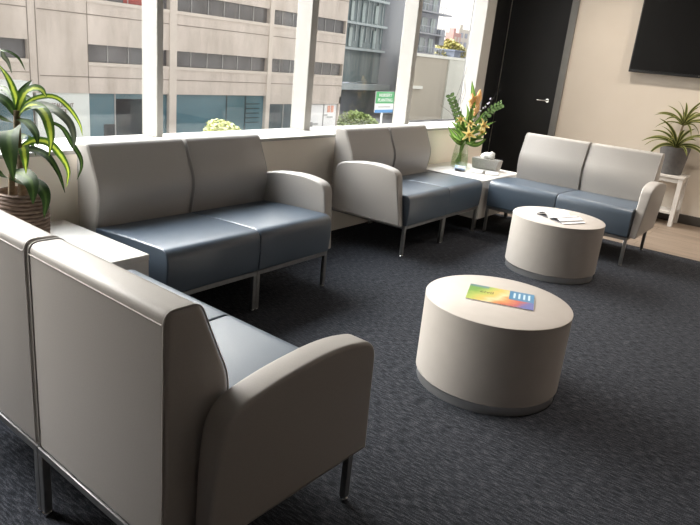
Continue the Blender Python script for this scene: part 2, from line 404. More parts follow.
lowall = MB().box(X0, 6.70, 3.10, 3.455, -0.1, 0.777)
struct(lowall.build('wall_front', 'wall_low'), 'low cream wall under the window sill behind the sofas', 'wall')
struct(MB().box(X0, 6.70, 3.08, 3.452, 0.777, 0.798, .003, 1).build('trim_1', 'frame_alu'), 'wide white window sill above the low cream wall', 'sill')
struct(MB().box(X0, X1, 3.30, Y1, 2.48, H).build('wall_front.001', 'wall_low'), 'strip of wall above the tall windows', 'wall')
for i, (x, w) in enumerate(MULL):
    lab = {2: 'white window mullion rising behind the sofa by the near corner table', 3: 'white window mullion between the two sofas along the window',
           4: 'white window mullion behind the sofa that stands beside the flowers'}.get(i, 'white window mullion out of view of the seats')
    o = MB().box(x, x+w, 3.31, 3.46, 0.798, 2.48, .004, 1).build('trim_%d' % (i+2), 'frame_alu'); struct(o, lab, 'mullion')
edges = [m[0] for m in MULL][1:]+[XP0]
starts = [m[0]+m[1] for m in MULL]
struct(MB().box(X0, MULL[0][0], 3.30, Y1, .798, 2.48).build('wall_front.003', 'wall_low'), 'unseen solid wall added before the first window to cut the light', 'wall')  # out of view, added to keep daylight off the nearest sofa's back
for i, (a, b) in enumerate(zip(starts, edges[1:])):
    g = MB().box(a, b, 3.442, 3.448, 0.798, 2.48).build('window_%d' % (i+1), 'glass', smooth=False)
    struct(g, 'clear window pane number %d along the window wall' % (i+1), 'window')
    fr = MB().box(a, b, 3.40, 3.438, 2.455, 2.48)
    f = fr.build('window_frame', 'frame_alu', parent=g)
    pl = bpy.data.lights.new('daylight_portal', 'AREA'); pl.shape = 'RECTANGLE'; pl.size = b-a; pl.size_y = 1.70; pl.energy = 1
    pl.cycles.is_portal = True
    po = bpy.data.objects.new('daylight_portal', pl); COL.objects.link(po); po.location = ((a+b)/2, 3.47, 1.64); po.rotation_euler = (-PI/2, 0, 0)
struct(MB().box(XP0, XP1, 3.31, 3.47, 0, H, .004, 1).build('trim_8', 'frame_alu'), 'broad white pillar at the end of the windows beside the black panel', 'pillar')
struct(MB().box(XP1, XP1+.05, 3.40, 3.6, 0, H).build('trim_9', 'grey_trim'), 'narrow grey strip between the white pillar and black panel', 'trim')
dk = MB().box(XP1+.05, 7.605, 3.45, 3.6, 0, H).box(7.605, 7.622, 3.45, 3.6, 0, .35).box(7.605, 7.622, 3.45, 3.6, 1.70, 1.84).box(7.605, 7.622, 3.45, 3.6, 2.45, H).box(7.622, 7.65, 3.45, 3.6, 0, H)
struct(dk.build('wall_front.002', 'black'), 'black wall panel with a slit of daylight beside the black door', 'wall')
# door in the far wall
d = struct(MB().box(7.622, 7.66, 2.71, 3.43, 0.005, 2.32, .004, 1).build('door_1', 'black'), 'tall black door with a lever handle beside the cream wall', 'door')
hb = MB().lathe([(.022, 0), (.022, .012)], 20).build('handle_rose', 'chrome', d, (7.622, 2.79, 1.10), (0, -PI/2, 0))
MB().tube([(7.61, 2.79, 1.10), (7.572, 2.79, 1.10), (7.568, 2.80, 1.10), (7.568, 2.90, 1.098)], .009, 10).build('door_handle', 'chrome', d)
df = MB().box(7.61, 7.66, 2.635, 2.71, 0, 2.38, .003, 1).box(7.61, 7.66, 2.71, 3.45, 2.32, 2.38, .003, 1)
df.build('door_frame', 'grey_trim', d)
struct(MB().box(7.632, 7.66, Y0, 2.635, 0, .098, .004, 1).build('baseboard_right', 'baseboard'), 'dark baseboard along the cream wall', 'baseboard')

# television
tv = thing('television', 'black flat screen television mounted high on the cream wall', 'television', (7.593, 1.25, 1.505))
MB().box(-.03, .02, -.71, .695, 0, .80, .006, 2).build('bezel', 'tv', tv)
MB().box(-.033, -.029, -.695, .68, .03, .785).build('screen', 'screen', tv)
MB().box(.02, .056, -.25, .25, .2, .6, .003, 1).build('wall_bracket', 'tv', tv)
MB().lathe([(.006, 0), (.006, .004)], 16).build('logo', 'chrome', tv, (-.0335, .0, .016), (0, -PI/2, 0))

# ------------------------------------------------------------------ sofas
W2, AT = 0.609, 0.086
BACK = fillet([(.578, .238, .01), (.572, .45, .05), (.535, .625, .13), (.588, .745, .1), (.634, .858, .026), (.730, .858, .03), (.732, .238, .012)])
SEAT = fillet([(.002, .238, .012), (-.008, .36, .05), (-.002, .468, .055), (.28, .462, .1), (.575, .442, .02), (.572, .238, .01)])
ARM = fillet([(.026, .236, .012), (.056, .45, .06), (.080, .634, .06), (.25, .668, .16), (.48, .648, .08), (.632, .612, .085), (.648, .45, .05), (.652, .236, .012)], 8)
def offset(prof, d):
    k = len(prof); P = [Vector(p) for p in prof]; out = []
    for i in range(k):
        t = (P[(i+1) % k]-P[i-1]).normalized(); out.append(P[i]+Vector((t.y, -t.x))*d)
    return out
def make_sofa(arm_right, label, loc, rotz):
    root = thing('sofa', label, 'sofa', loc, rotz, 'two-seat grey and blue lounge sofas')
    for k in range(2):
        a, b = k*W2+.0065, (k+1)*W2-.0065
        bk = MB().profile(BACK, a, b, .016, 5).build('backrest', 'leather', root)
        pp = MB()
        for x in (a+.006, b-.006):
            pts = [(x, p.x, p.y) for p in [Vector(q) for q in BACK]]
            pp.loop_tube(pts, .0024)
        # seam across the rear top edge
        pp.tube([(a+.01, .7318, .828), (b-.01, .7318, .828)], .0018, 6)
        pp.build('piping', 'piping', bk)
        MB().profile(SEAT, k*W2+.0015, (k+1)*W2-.0015, .009, 4).build('seat', 'navy', root)
        x0, x1 = k*W2+.001, (k+1)*W2-.001
        f = MB()
        f.box(x0, x1, .010, .034, .212, .236, .002, 1).box(x0, x1, .711, .735, .212, .236, .002, 1)
        f.box(x0, x0+.024, .034, .711, .212, .236, .002, 1).box(x1-.024, x1, .034, .711, .212, .236, .002, 1)
        f.build('frame', 'metal', root)
        for lx in (x0, x1-.024):
            for ly in (.010, .711):
                lg = MB().box(lx, lx+.024, ly, ly+.024, .014, .214, .002, 1).build('leg', 'metal', root)
                MB().lathe([(.010, 0), (.013, .003), (.013, .010), (.008, .015)], 16, (lx+.012, ly+.012)).build('glide', 'chrome', lg)
    m = MB().profile(ARM, 0, AT, .013, 5)
    for v in m.bm.verts:
        w = .053+.032*min(1, max(0, (v.co.z-.236)/.40))
        if arm_right: v.co.x = 2*W2+.003+v.co.x/AT*w
        else: v.co.x = -.003-v.co.x/AT*w
    ar = m.build('armrest', 'leather', root)
    return root
s1 = make_sofa(True, 'two-seat grey and blue sofa behind the near corner table, in front of the window', (1.777, 2.2876, 0), 0)
s2 = make_sofa(False, 'two-seat grey and blue sofa under the window beside the corner table with the flowers', (3.9396, 2.319, 0), .005)
r = .0021
s3 = dup(s1, (5.2376, 2.2989, 0), -PI/2+r, 'two-seat grey and blue sofa in front of the black door and cream wall')
rD = -.0373
s4 = dup(s2, (1.549+2*W2*math.sin(rD), 2.1983-.015-2*W2*math.cos(rD), 0), PI/2+rD, 'two-seat sofa seen from behind, its plain grey back to the camera')

# ------------------------------------------------------------------ corner tables (solid box bodies on short feet)
def corner_table(x0, x1, y0, y1, zt, label):
    t = thing('corner_table', label, 'table', ((x0+x1)/2, (y0+y1)/2, 0), 0, 'white corner tables')
    a, b = (x1-x0)/2, (y1-y0)/2
    MB().box(-a, a, -b, b, zt-.03, zt, .003, 2).build('table_top', 'laminate', t)
    bd = MB().box(-a+.002, a-.002, -b+.002, b-.002, .105, zt-.03, .002, 1).build('body', 'laminate', t)
    for sx in (-1, 1):
        for sy in (-1, 1):
            lg = MB().box(sx*(a-.05)-.015, sx*(a-.05)+.015, sy*(b-.05)-.015, sy*(b-.05)+.015, .012, .105).build('leg', 'metal', t)
            MB().lathe([(.014, 0), (.016, .004), (.016, .012)], 16, (sx*(a-.05), sy*(b-.05))).build('glide', 'chrome', lg)
    return t
corner_table(.99, 1.712, 2.325, 3.03, .455, 'white corner table carrying the large plant, between sofas')
corner_table(5.20, 6.02, 2.34, 3.06, .455, 'white corner table carrying flowers, tissues and leaflets')

# ------------------------------------------------------------------ drum coffee tables
def drum(label, loc):
    t = thing('coffee_table', label, 'table', loc, 0, 'round white drum coffee tables')
    R, Hh = .3286, .410
    MB().lathe([(R-.004, .044), (R, .048), (R, Hh-.018)], 96).build('drum_body', 'drum', t, ang=30)
    MB().lathe([(R, Hh-.018), (R+.0005, Hh-.003), (R-.003, Hh)], 96).build('table_top', 'drum', t, ang=50)
    MB().lathe([(R-.009, 0.0), (R-.009, .045)], 96).build('plinth', 'steel_plinth', t, ang=30)
    return t
drum('round white drum coffee table with a colourful brochure on it', (2.6255, 1.0176, 0))
drum('round white drum coffee table with an open white booklet on it', (4.6434, 1.4548, 0))

# brochure: corners measured on the table: origin at its lower-left as read from the camera side
ang = math.atan2(.844-1.123, 2.606-2.503)
br = thing('brochure', 'colourful landscape brochure lying on the nearer drum table', 'brochure', (2.508, 1.125, .4102), ang)
MB().box(0, .298, 0, .21, .0005, .0045, .0008, 1).build('pages', 'paper', br)
MB().box(0, .298, 0, .21, .0047, .0056).build('cover', 'brochure', br)
cl = MB()
for k in range(4):
    cl.box(.205+k*.022, .214+k*.022, .115, .185, .0056, .0060)
cl.build('text_columns', 'ink_white', br)
text('cover_title', 'civil', .042, 'ink_dark', br, (.085, .125, .0058), (0, 0, 0), ext=.0002)

# open booklet on the far drum table
bk = thing('booklet', 'open white booklet with curled pages on the farther drum table', 'booklet', (4.585, 1.43, .411), math.radians(-118))
def page(sgn, lift, name, mat):
    m = MB(); n = 12; rows = []
    for i in range(n+1):
        f = i/n; x = sgn*f*.15; z = .002+lift*math.sin(PI*min(1, f*1.05))*(1-.45*f)
        rows.append((x, z))
    for (x0, z0), (x1, z1) in zip(rows, rows[1:]):
        v = [m.bm.verts.new((a, b, c)) for a, b, c in ((x0, -.10, z0), (x1, -.10, z1), (x1, .11, z1+.004), (x0, .11, z0+.004),
             (x0, -.10, z0+.003), (x1, -.10, z1+.003), (x1, .11, z1+.007), (x0, .11, z0+.007))]
        for q in ((0, 1, 2, 3), (7, 6, 5, 4), (0, 4, 5, 1), (3, 2, 6, 7), (0, 3, 7, 4), (1, 5, 6, 2)):
            m.bm.faces.new([v[k] for k in q])
    bmesh.ops.remove_doubles(m.bm, verts=m.bm.verts, dist=1e-5)
    return m.build(name, mat, bk)
page(-1, .045, 'page', 'paper'); page(1, .030, 'page', 'paper')
MB().box(-.145, .145, -.095, .105, .0002, .0018).build('back_cover', 'print_grey', bk)

# ------------------------------------------------------------------ corner table with flowers: tissues and leaflets
tb = thing('tissue_box', 'silver grey tissue box with a white tissue standing on the flower corner table', 'tissue box', (5.865, 2.635, .4555), math.radians(2))
m = MB(); bmesh.ops.create_cube(m.bm, size=1)
for v in m.bm.verts:
    k = 1.10 if v.co.z > 0 else 1.0
    v.co = Vector((v.co.x*.115*k, v.co.y*.25*k, .002+(v.co.z+.5)*.098))
bmesh.ops.bevel(m.bm, geom=m.bm.edges[:], offset=.004, segments=2, affect='EDGES')
m.build('box', 'tissue_box', tb)
m = MB(); n = 20; rows = []
for j, (rr, z) in enumerate(((.02, .098), (.045, .106), (.052, .122), (.045, .140), (.028, .152), (.006, .158))):
    rows.append([m.bm.verts.new((math.cos(2*PI*i/n)*rr*.55*(1+.25*math.sin(i*2.1+j)), math.sin(2*PI*i/n)*rr*1.35*(1+.2*math.sin(i*1.7+j*2)), z+.008*math.sin(i*1.3+j)+(0.03 if (i in (14, 15, 16) and j in (2, 3, 4)) else 0))) for i in range(n)])
for a, b in zip(rows, rows[1:]):
    for i in range(n): m.bm.faces.new((a[i], a[(i+1) % n], b[(i+1) % n], b[i]))
m.bm.faces.new(rows[-1])
m.build('tissue', 'tissue', tb, ang=60)

def leaflet(name, label, loc, rot, w, h, curl, mat):
    m = MB(); n = 10; top = []; 
    for i in range(n+1):
        f = i/n; x = (f-.5)*w; z = curl*(abs(f-.5)*2)**2+.002
        top.append((x, z))
    for (x0, z0), (x1, z1) in zip(top, top[1:]):
        v = [m.bm.verts.new(p) for p in ((x0, -h/2, z0), (x1, -h/2, z1), (x1, h/2, z1), (x0, h/2, z0), (x0, -h/2, z0+.003), (x1, -h/2, z1+.003), (x1, h/2, z1+.003), (x0, h/2, z0+.003))]
        for q in ((0, 1, 2, 3), (7, 6, 5, 4), (0, 4, 5, 1), (3, 2, 6, 7), (0, 3, 7, 4), (1, 5, 6, 2)): m.bm.faces.new([v[k] for k in q])
    bmesh.ops.remove_doubles(m.bm, verts=m.bm.verts, dist=1e-5)
    o = m.build(name, mat, None, loc, (0, 0, rot)); return tag(o, label, 'leaflet')
leaflet('leaflet', 'pale blue printed leaflet with raised ends beside the glass vase', (5.50, 2.735, .4558), math.radians(25), .15, .10, .028, 'paper_blue')
leaflet('leaflet', 'flat white leaflet in front of the tissue box', (5.635, 2.545, .4558), math.radians(-68), .26, .19, .003, 'paper')
# ------------------------------------------------------------------ plants
PLANT_A = [([(-0.051, 0.158, 0.823), (-0.029, 0.041, 0.827), (-0.006, 0.009, 0.823), (0.014, -0.019, 0.802), (0.027, -0.038, 0.759)], 0.0149, 0), ([(0.025, 0.137, 0.825), (0.029, 0.132, 0.799), (0.038, 0.12, 0.78), (0.046, 0.109, 0.734)], 0.017, 2), ([(0.001, -0.002, 0.594), (0.011, 0.019, 0.647), (0.01, 0.072, 0.721), (0.009, 0.16, 0.776)], 0.0255, 1), ([(0.001, -0.002, 0.594), (0.034, 0.039, 0.653), (0.078, 0.063, 0.691), (0.119, 0.091, 0.714)], 0.0213, 0), ([(0.001, -0.001, 0.586), (0.02, -0.028, 0.661), (0.03, -0.076, 0.693), (0.045, -0.116, 0.694), (0.047, -0.153, 0.667)], 0.0383, 1), ([(0.003, -0.004, 0.582), (-0.017, -0.149, 0.626), (-0.036, -0.295, 0.648)], 0.0298, 0), ([(0.003, -0.004, 0.578), (0.002, -0.09, 0.629), (-0.001, -0.172, 0.635), (-0.01, -0.245, 0.61), (-0.019, -0.285, 0.563), (-0.023, -0.296, 0.52), (-0.029, -0.287, 0.465)], 0.0383, 1), ([(0.003, -0.005, 0.587), (0.025, -0.087, 0.632), (0.039, -0.159, 0.637), (0.044, -0.235, 0.623), (0.059, -0.291, 0.585), (0.062, -0.312, 0.534), (0.059, -0.309, 0.487)], 0.034, 2), ([(0.004, -0.005, 0.595), (0.064, -0.004, 0.642), (0.119, -0.03, 0.66), (0.159, -0.051, 0.648), (0.187, -0.091, 0.604), (0.205, -0.117, 0.553), (0.211, -0.124, 0.508)], 0.0234, 1), ([(-0.008, 0.011, 0.422), (-0.003, -0.047, 0.444), (0.005, -0.111, 0.458), (0.016, -0.196, 0.443), (0.024, -0.258, 0.385), (0.03, -0.285, 0.313)], 0.0276, 0), ([(-0.007, 0.01, 0.43), (0.02, -0.029, 0.468), (0.043, -0.06, 0.486), (0.076, -0.107, 0.478), (0.105, -0.149, 0.421), (0.117, -0.166, 0.368), (0.111, -0.157, 0.304)], 0.0298, 1), ([(0.093, -0.045, 0.566), (0.15, -0.073, 0.536), (0.184, -0.087, 0.469), (0.203, -0.113, 0.417), (0.205, -0.117, 0.37), (0.193, -0.1, 0.315)], 0.0191, 0), ([(-0.018, -0.009, 0.483), (-0.063, -0.083, 0.536), (-0.111, -0.154, 0.517), (-0.13, -0.197, 0.449), (-0.127, -0.202, 0.361)], 0.0723, 0), ([(-0.002, 0.003, 0.439), (-0.041, -0.116, 0.469), (-0.063, -0.171, 0.44), (-0.063, -0.171, 0.377)], 0.034, 1), ([(-0.016, 0.022, 0.345), (-0.047, -0.107, 0.363), (-0.06, -0.192, 0.356), (-0.07, -0.23, 0.325), (-0.077, -0.238, 0.271)], 0.0553, 0), ([(-0.012, 0.017, 0.312), (-0.014, -0.118, 0.326), (-0.018, -0.2, 0.317), (-0.02, -0.231, 0.279), (-0.032, -0.231, 0.207)], 0.0468, 0), ([(-0.017, 0.024, 0.302), (-0.07, -0.005, 0.338), (-0.117, -0.008, 0.359), (-0.175, -0.013, 0.341)], 0.0298, 0), ([(-0.002, 0.002, 0.578), (-0.023, 0.033, 0.63), (-0.046, 0.099, 0.646), (-0.071, 0.187, 0.603)], 0.034, 0), ([(-0.001, 0.001, 0.538), (-0.066, -0.046, 0.569), (-0.127, -0.063, 0.581), (-0.188, -0.08, 0.547)], 0.034, 0), ([(0.003, -0.004, 0.566), (-0.026, -0.137, 0.569), (-0.035, -0.21, 0.538), (-0.042, -0.234, 0.496)], 0.0298, 0), ([(-0.007, 0.01, 0.439), (-0.04, 0.056, 0.466), (-0.079, 0.111, 0.443), (-0.112, 0.158, 0.354)], 0.0298, 1), ([(0.001, -0.002, 0.594), (0.033, 0.126, 0.659), (0.053, 0.271, 0.661), (0.045, 0.369, 0.616)], 0.0255, 0), ([(0.001, -0.002, 0.59), (0.076, 0.1, 0.63), (0.163, 0.202, 0.627), (0.219, 0.262, 0.567)], 0.0298, 0), ([(-0.009, 0.013, 0.438), (0.086, 0.138, 0.473), (0.157, 0.21, 0.451), (0.207, 0.262, 0.358)], 0.0298, 0)]
BLADE = lambda f: (min(1, .5+1.8*f) if f < .3 else 1)*max(.02, 1-max(0, f-.45)**1.6*2.45)
def potted_left():
    r = thing('potted_dracaena', 'large variegated dracaena in a brown wicker pot on the near corner table', 'plant', (1.32, 2.66, .4555))
    prof = [(.068, .002)]
    for i in range(15):
        z = .008+i*.0165; f = i/14
        R = .076+.025*math.sin(PI*(.18+.55*f))
        prof += [(R+.004, z+.004), (R+.004, z+.011), (R-.003, z+.0155)]
    prof += [(.098, .262), (.093, .268), (.087, .262), (.085, .225)]
    MB().lathe(prof, 56).build('pot', 'wicker', r, ang=60)
    MB().lathe([(.02, .222), (.086, .228), (.045, .238), (.004, .242)], 32).build('soil', 'soil', r)
    MB().tube([(0, 0, .22), (.006, -.004, .35), (-.002, .003, .48), (.001, -.001, .60)], [.017, .016, .015, .012], 12).build('cane', 'bark', r)
    MB().tube([(-.03, .03, .22), (-.025, .025, .33), (-.01, .012, .43)], [.014, .013, .011], 12).build('cane', 'bark', r)
    rl = random.Random(2)
    for pts, w, k in PLANT_A:
        MB().strip(pts, w*1.12, nseg=18, side=(-.45+rl.uniform(-.3, .3), -.62+rl.uniform(-.3, .3), .62), prof=BLADE).build('leaf', 'leaf%d' % k, r, ang=80)
potted_left()

def rosette(root, c, n, L, w, el0, el1, droop, mat, rnd, az0=0.0):
    for i in range(n):
        az = az0+i*2.39996+rnd.uniform(-.25, .25); f = i/(n-1)
        el = el1+(el0-el1)*f+rnd.uniform(-.1, .1); l = L*rnd.uniform(.75, 1.08)
        pts = []; p = Vector(c); e = el
        for k in range(6):
            pts.append(tuple(p)); p = p+Vector((math.cos(az)*math.cos(e), math.sin(az)*math.cos(e), math.sin(e)))*(l/5); e -= droop*(1-.3*f)/5*(1.15-.2*k/5)
        mx = max(q[0] for q in pts)
        if mx > .165:                                        # the blades that meet the wall bend along it
            pts = [(q[0] if q[0] < .10 else .10+.065*(q[0]-.10)/(mx-.10), q[1], q[2]) for q in pts]
        MB().strip(pts, w*rnd.uniform(.85, 1.2), nseg=12, side=(-.6+rnd.uniform(-.4, .3), -.3+rnd.uniform(-.4, .4), .7)).build('leaf', mat, root, ang=80)
def potted_right():
    r = thing('potted_dracaena', 'small striped dracaena in a grey tapered pot on the white side table', 'plant', (7.46, 1.28, .526))
    MB().lathe([(.108, 0), (.113, .004), (.146, .272), (.149, .280), (.141, .280), (.137, .268), (.134, .245)], 48, cap=True).build('pot', 'pot_grey', r, ang=50)
    MB().lathe([(.129, .24), (.13, .25), (.05, .256), (.003, .258)], 32).build('soil', 'soil', r)
    MB().tube([(0, 0, .24), (.004, -.006, .38), (-.004, -.016, .50), (0, -.02, .56)], [.012, .011, .010, .008], 10).build('cane', 'bark', r)
    rnd = random.Random(5)
    rosette(r, (0, 0, .27), 20, .40, .036, 1.25, .30, 1.5, 'leaf3', rnd, .4)
    rosette(r, (0, -.018, .50), 21, .37, .028, 1.35, .25, 1.35, 'leaf3', rnd, 1.0)
potted_right()

# white side table
st = thing('side_table', 'small white side table with a lower shelf under the grey potted plant', 'table', (7.46, 1.34, 0))
MB().box(-.16, .16, -.24, .24, .500, .525, .003, 1).build('table_top', 'laminate', st)
MB().box(-.135, .135, -.215, .215, .125, .150, .002, 1).build('shelf', 'laminate', st)
for sx in (-1, 1):
    for sy in (-1, 1):
        MB().box(sx*.13-.022, sx*.13+.022, sy*.21-.022, sy*.21+.022, 0, .500, .002, 1).build('leg', 'laminate', st)
MB().box(-.115, .115, -.222, -.205, .455, .500).box(-.115, .115, .205, .222, .455, .500).box(-.142, -.125, -.19, .19, .455, .500).build('apron', 'laminate', st)

# ------------------------------------------------------------------ vase and bouquet
VX, VY, VZ = 5.68, 2.84, .4555
va = thing('vase', 'tapered clear glass vase of water holding the yellow lilies', 'vase', (VX, VY, VZ))
o_ = [(.080, 0), (.084, .006), (.080, .08), (.070, .16), (.058, .235), (.057, .255)]
i_ = [(.053, .255), (.054, .235), (.066, .16), (.076, .08), (.078, .016), (.01, .014)]
MB().lathe(o_+i_, 40, cap=True).build('glass_body', 'vase', va, ang=60)
MB().lathe([(.076, .018), (.075, .08), (.070, .125)], 32).build('water', 'water', va, ang=60)
BQ = 'stems of the bouquet in the glass vase'
def V(p): return (VX+p[0], VY+p[1], VZ+p[2])
def stem_root(name, label, cat):
    return thing(name, label, cat, (VX, VY, VZ), 0, BQ)
def foot(p, rnd):
    a = rnd.uniform(0, 2*PI); return (-p[0]*.28+.012*math.cos(a), -p[1]*.28+.012*math.sin(a), .03)
rb = random.Random(3)
def stem_path(head):
    f = foot(head, rb); h = Vector(head); n = min(.30, .045/max(.001, Vector((h.x, h.y)).length)) if Vector((h.x, h.y)).length > .05 else 1
    neck = Vector((h.x*.25, h.y*.25, .25))
    if neck.xy.length > .042: neck.xy = neck.xy.normalized()*.042
    return [f, tuple(neck*.5+Vector(f)*.5), tuple(neck), tuple((neck+h)/2+Vector((0, 0, .02))), head]
def lily(head, direction, size, label, mat='petal', openness=1.0, name='lily'):
    r = stem_root(name, label, 'flower')
    MB().tube(spline(stem_path(head), 14), .0048, 6).build('stem', 'stem', r)
    d = Vector(direction).normalized(); a = d.cross(Vector((0, 0, 1))).normalized(); b = a.cross(d).normalized()
    for i in range(6):
        th = i*PI/3+.3; rd = a*math.cos(th)+b*math.sin(th); L = size*(1 if i % 2 else .92)
        h = Vector(head)
        pts = [h, h+d*L*.40+rd*L*.16*openness, h+d*L*.62+rd*L*.50*openness, h+d*L*(.72-.25*openness)+rd*L*.95*openness]
        if openness < .5: pts = [h, h+d*L*.4+rd*L*.14, h+d*L*.75+rd*L*.11, h+d*L*1.05+rd*L*.02]
        MB().strip(pts, L*(.36 if i % 2 else .27), fold=.25, prof=lambda f: max(.03, math.sin(PI*(f*.82+.12))**.8), nseg=10, side=d).build('petal', mat, r, ang=80)
    if openness > .5:
        for i in range(5):
            th = i*2*PI/5; rd = a*math.cos(th)+b*math.sin(th); h = Vector(head)
            e = h+d*size*.75+rd*size*.16
            fl = MB().tube([h+d*size*.1, e], .0014, 5).build('stamen', 'stem', r)
            MB().tube([e-a*.006, e+a*.006], .0028, 6).build('anther', 'stamen', fl)
    return r
lily((-.066, -.08, .328), (-.75, -.62, .12), .082, 'open yellow lily facing the room, lowest and largest of the bouquet')
lily((.045, -.150, .410), (-.45, -.75, .35), .075, 'open yellow lily on the side of the bouquet nearer the tissue box')
lily((.00, -.06, .395), (-.5, -.3, .75), .062, 'yellow lily tucked among leaves in the middle of the bouquet')
lily((.018, -.026, .565), (-.12, -.02, 1), .135, 'tall peach bud beside the tallest green leaf of the bouquet', 'petal_peach', .2, 'lily_bud')
lily((.049, -.070, .585), (.02, -.04, 1), .150, 'peach bud topping the bouquet on the side of the black panel', 'petal_peach', .2, 'lily_bud')
lily((.012, -.072, .50), (.1, -.3, 1), .11, 'lower peach bud under the two tall buds of the bouquet', 'petal_peach', .22, 'lily_bud')
lily((-.025, .03, .43), (-.7, -.2, .6), .066, 'yellow lily on the window side of the bouquet, half hidden by leaves')
lily((.085, -.125, .355), (-.35, -.8, .1), .062, 'small yellow lily low on the tissue box side of the bouquet')
def foliage(name, label, heads, leaves, mat='leaf_fl', wid=.03):
    r = stem_root(name, label, 'greenery')
    MB().tube(spline(stem_path(heads), 14), .0048, 6).build('stem', 'stem', r)
    for pts, w in leaves: MB().strip(pts, w, nseg=10, side=(-.75+rb.uniform(-.35, .35), -.55+rb.uniform(-.35, .35), .35+rb.uniform(-.3, .3))).build('leaf', mat, r, ang=80)
    return r
foliage('leafy_stem', 'broad drooping green leaves on the window side of the bouquet', (-.06, .00, .27),
        [([(-.03, .0, .25), (-.133, .015, .289), (-.198, .072, .385)], .055), ([(-.04, -.02, .24), (-.132, -.022, .246), (-.214, .042, .315)], .055), ([(-.05, -.03, .25), (-.10, -.06, .30), (-.15, -.02, .37)], .045)])
foliage('leafy_stem', 'green leaves under the open lilies nearer the tissue box', (-.01, -.09, .26),
        [([(-.01, -.05, .24), (-.02, -.171, .246), (.012, -.239, .311)], .05), ([(-.02, -.05, .25), (-.06, -.12, .25), (-.06, -.17, .29)], .045), ([(.0, -.06, .26), (.04, -.14, .31), (.09, -.2, .37)], .04)])
foliage('leafy_stem', 'single tall green leaf standing above the bouquet', (.035, -.05, .60),
        [([(.030, -.045, .57), (.02, -.03, .68), (.003, -.004, .817)], .058)])
foliage('leafy_stem', 'dark green leaves in the centre of the bouquet', (.059, -.049, .452),
        [([(.03, -.03, .40), (.05, -.06, .50), (.07, -.07, .62)], .04), ([(.02, -.02, .36), (-.02, .01, .45), (-.05, .05, .52)], .045), ([(.04, -.05, .38), (.08, -.10, .46), (.10, -.13, .54)], .04), ([(.0, -.02, .34), (-.05, .03, .40), (-.10, .06, .47)], .05), ([(.01, .03, .34), (.06, .07, .42), (.08, .1, .5)], .045)])
foliage('leafy_stem', 'filler leaves around the neck of the vase', (.0, .0, .30),
        [([(.0, .0, .26), (-.05, .05, .33), (-.09, .10, .36)], .05), ([(.0, .0, .26), (.06, -.02, .33), (.11, -.05, .40)], .05), ([(.0, .0, .27), (-.03, -.05, .33), (-.07, -.09, .36)], .045), ([(.0, .0, .27), (.04, .05, .34), (.07, .09, .38)], .05), ([(.0, 0, .27), (.02, -.08, .34), (.05, -.14, .36)], .045)])
foliage('leafy_stem', 'dense mid green leaves behind the open lilies', (.03, -.01, .40),
        [([(.0, .0, .30), (-.04+.03*i, .05-.035*i, .37+.012*(i % 3)), (-.10+.055*i, .10-.065*i, .43+.035*((i*2) % 3))], .042) for i in range(6)])
foliage('leafy_stem', 'low green leaves fanning over the vase rim toward the room', (-.03, -.04, .29),
        [([(-.01, -.01, .26), (-.05+.02*i, -.02-.025*i, .31-.004*i), (-.11+.035*i, -.03-.045*i, .30+.02*(i % 2))], .046) for i in range(5)])
foliage('leafy_stem', 'slim green leaves rising between the tall buds', (.03, -.03, .55),
        [([(.01+.01*i, -.01-.012*i, .42), (.01+.018*i, -.01-.02*i, .52), (-.01+.03*i, .01-.03*i, .60+.03*(i % 2))], .028) for i in range(4)])
def euca(label, path):
    r = stem_root('eucalyptus_stem', label, 'greenery')
    MB().tube(spline([(0, 0, .04), (0, 0, .25)]+path, 16), .003, 6).build('stem', 'stem', r)
    C = spline(path, 9)
    for i, p in enumerate(C):
        for s in (-1, 1):
            t = (C[min(i+1, 9)]-C[max(i-1, 0)]).normalized(); sd = t.cross(Vector((.6, .5, .3))).normalized()*s
            MB().strip([p, p+sd*.022+t*.008, p+sd*.042+t*.02], .040, nseg=6, side=(-.7+rb.uniform(-.6, .6), -.5+rb.uniform(-.6, .6), .4+rb.uniform(-.5, .5)), prof=lambda f: max(.05, math.sin(PI*(f*.85+.1)))).build('leaf', 'euca', r, ang=80)
euca('round-leaved eucalyptus stem leaning toward the window', [(-.017, .024, .349), (-.053, .075, .513), (-.100, .141, .655)])
euca('round-leaved eucalyptus stem leaning over toward the black door', [(.03, -.04, .36), (.099, -.14, .482), (.134, -.19, .575), (.180, -.252, .625)])
def twig(label, path, rad=.0028, side=None):
    r = stem_root('bare_twig', label, 'twig')
    MB().tube(spline([(0, .01, .04), (0, .0, .25)]+path, 20), [rad*(1-.6*i/20) for i in range(21)], 6).build('stem', 'twig', r)
    if side:
        for s in side: MB().tube(spline(s, 8), [rad*.7*(1-.6*i/8) for i in range(9)], 5).build('branch', 'twig', r)
twig('bare dark twig reaching low toward the window pane', [(-.011, .016, .35), (-.079, .111, .49), (-.152, .215, .571)], side=[[(-.06, .085, .45), (-.085, .12, .53), (-.105, .15, .62)]])
twig('tall wavy dark twig rising in front of the window, thinner of the pair', [(-.006, .008, .351), (-.05, .077, .50), (-.075, .10, .62), (-.055, .085, .715), (-.05, .07, .80), (-.036, .05, .883)], side=[[(-.06, .08, .6), (-.045, .06, .70), (-.06, .075, .78)]])
twig('tall wavy dark twig rising beside the white pillar, taller of the pair', [(.027, .014, .349), (.005, .05, .50), (-.022, .069, .62), (.0, .06, .736), (-.018, .068, .83), (-.008, .063, .937)], side=[[(-.01, .062, .6), (.01, .05, .7), (-.004, .06, .8)]])
twig('bare dark twig leaning across the black panel', [(.083, -.118, .414), (.127, -.18, .655), (.171, -.241, .773)])
r = stem_root('waxflower_sprig', 'sprig of small lilac blossoms leaning toward the black panel', 'flower')
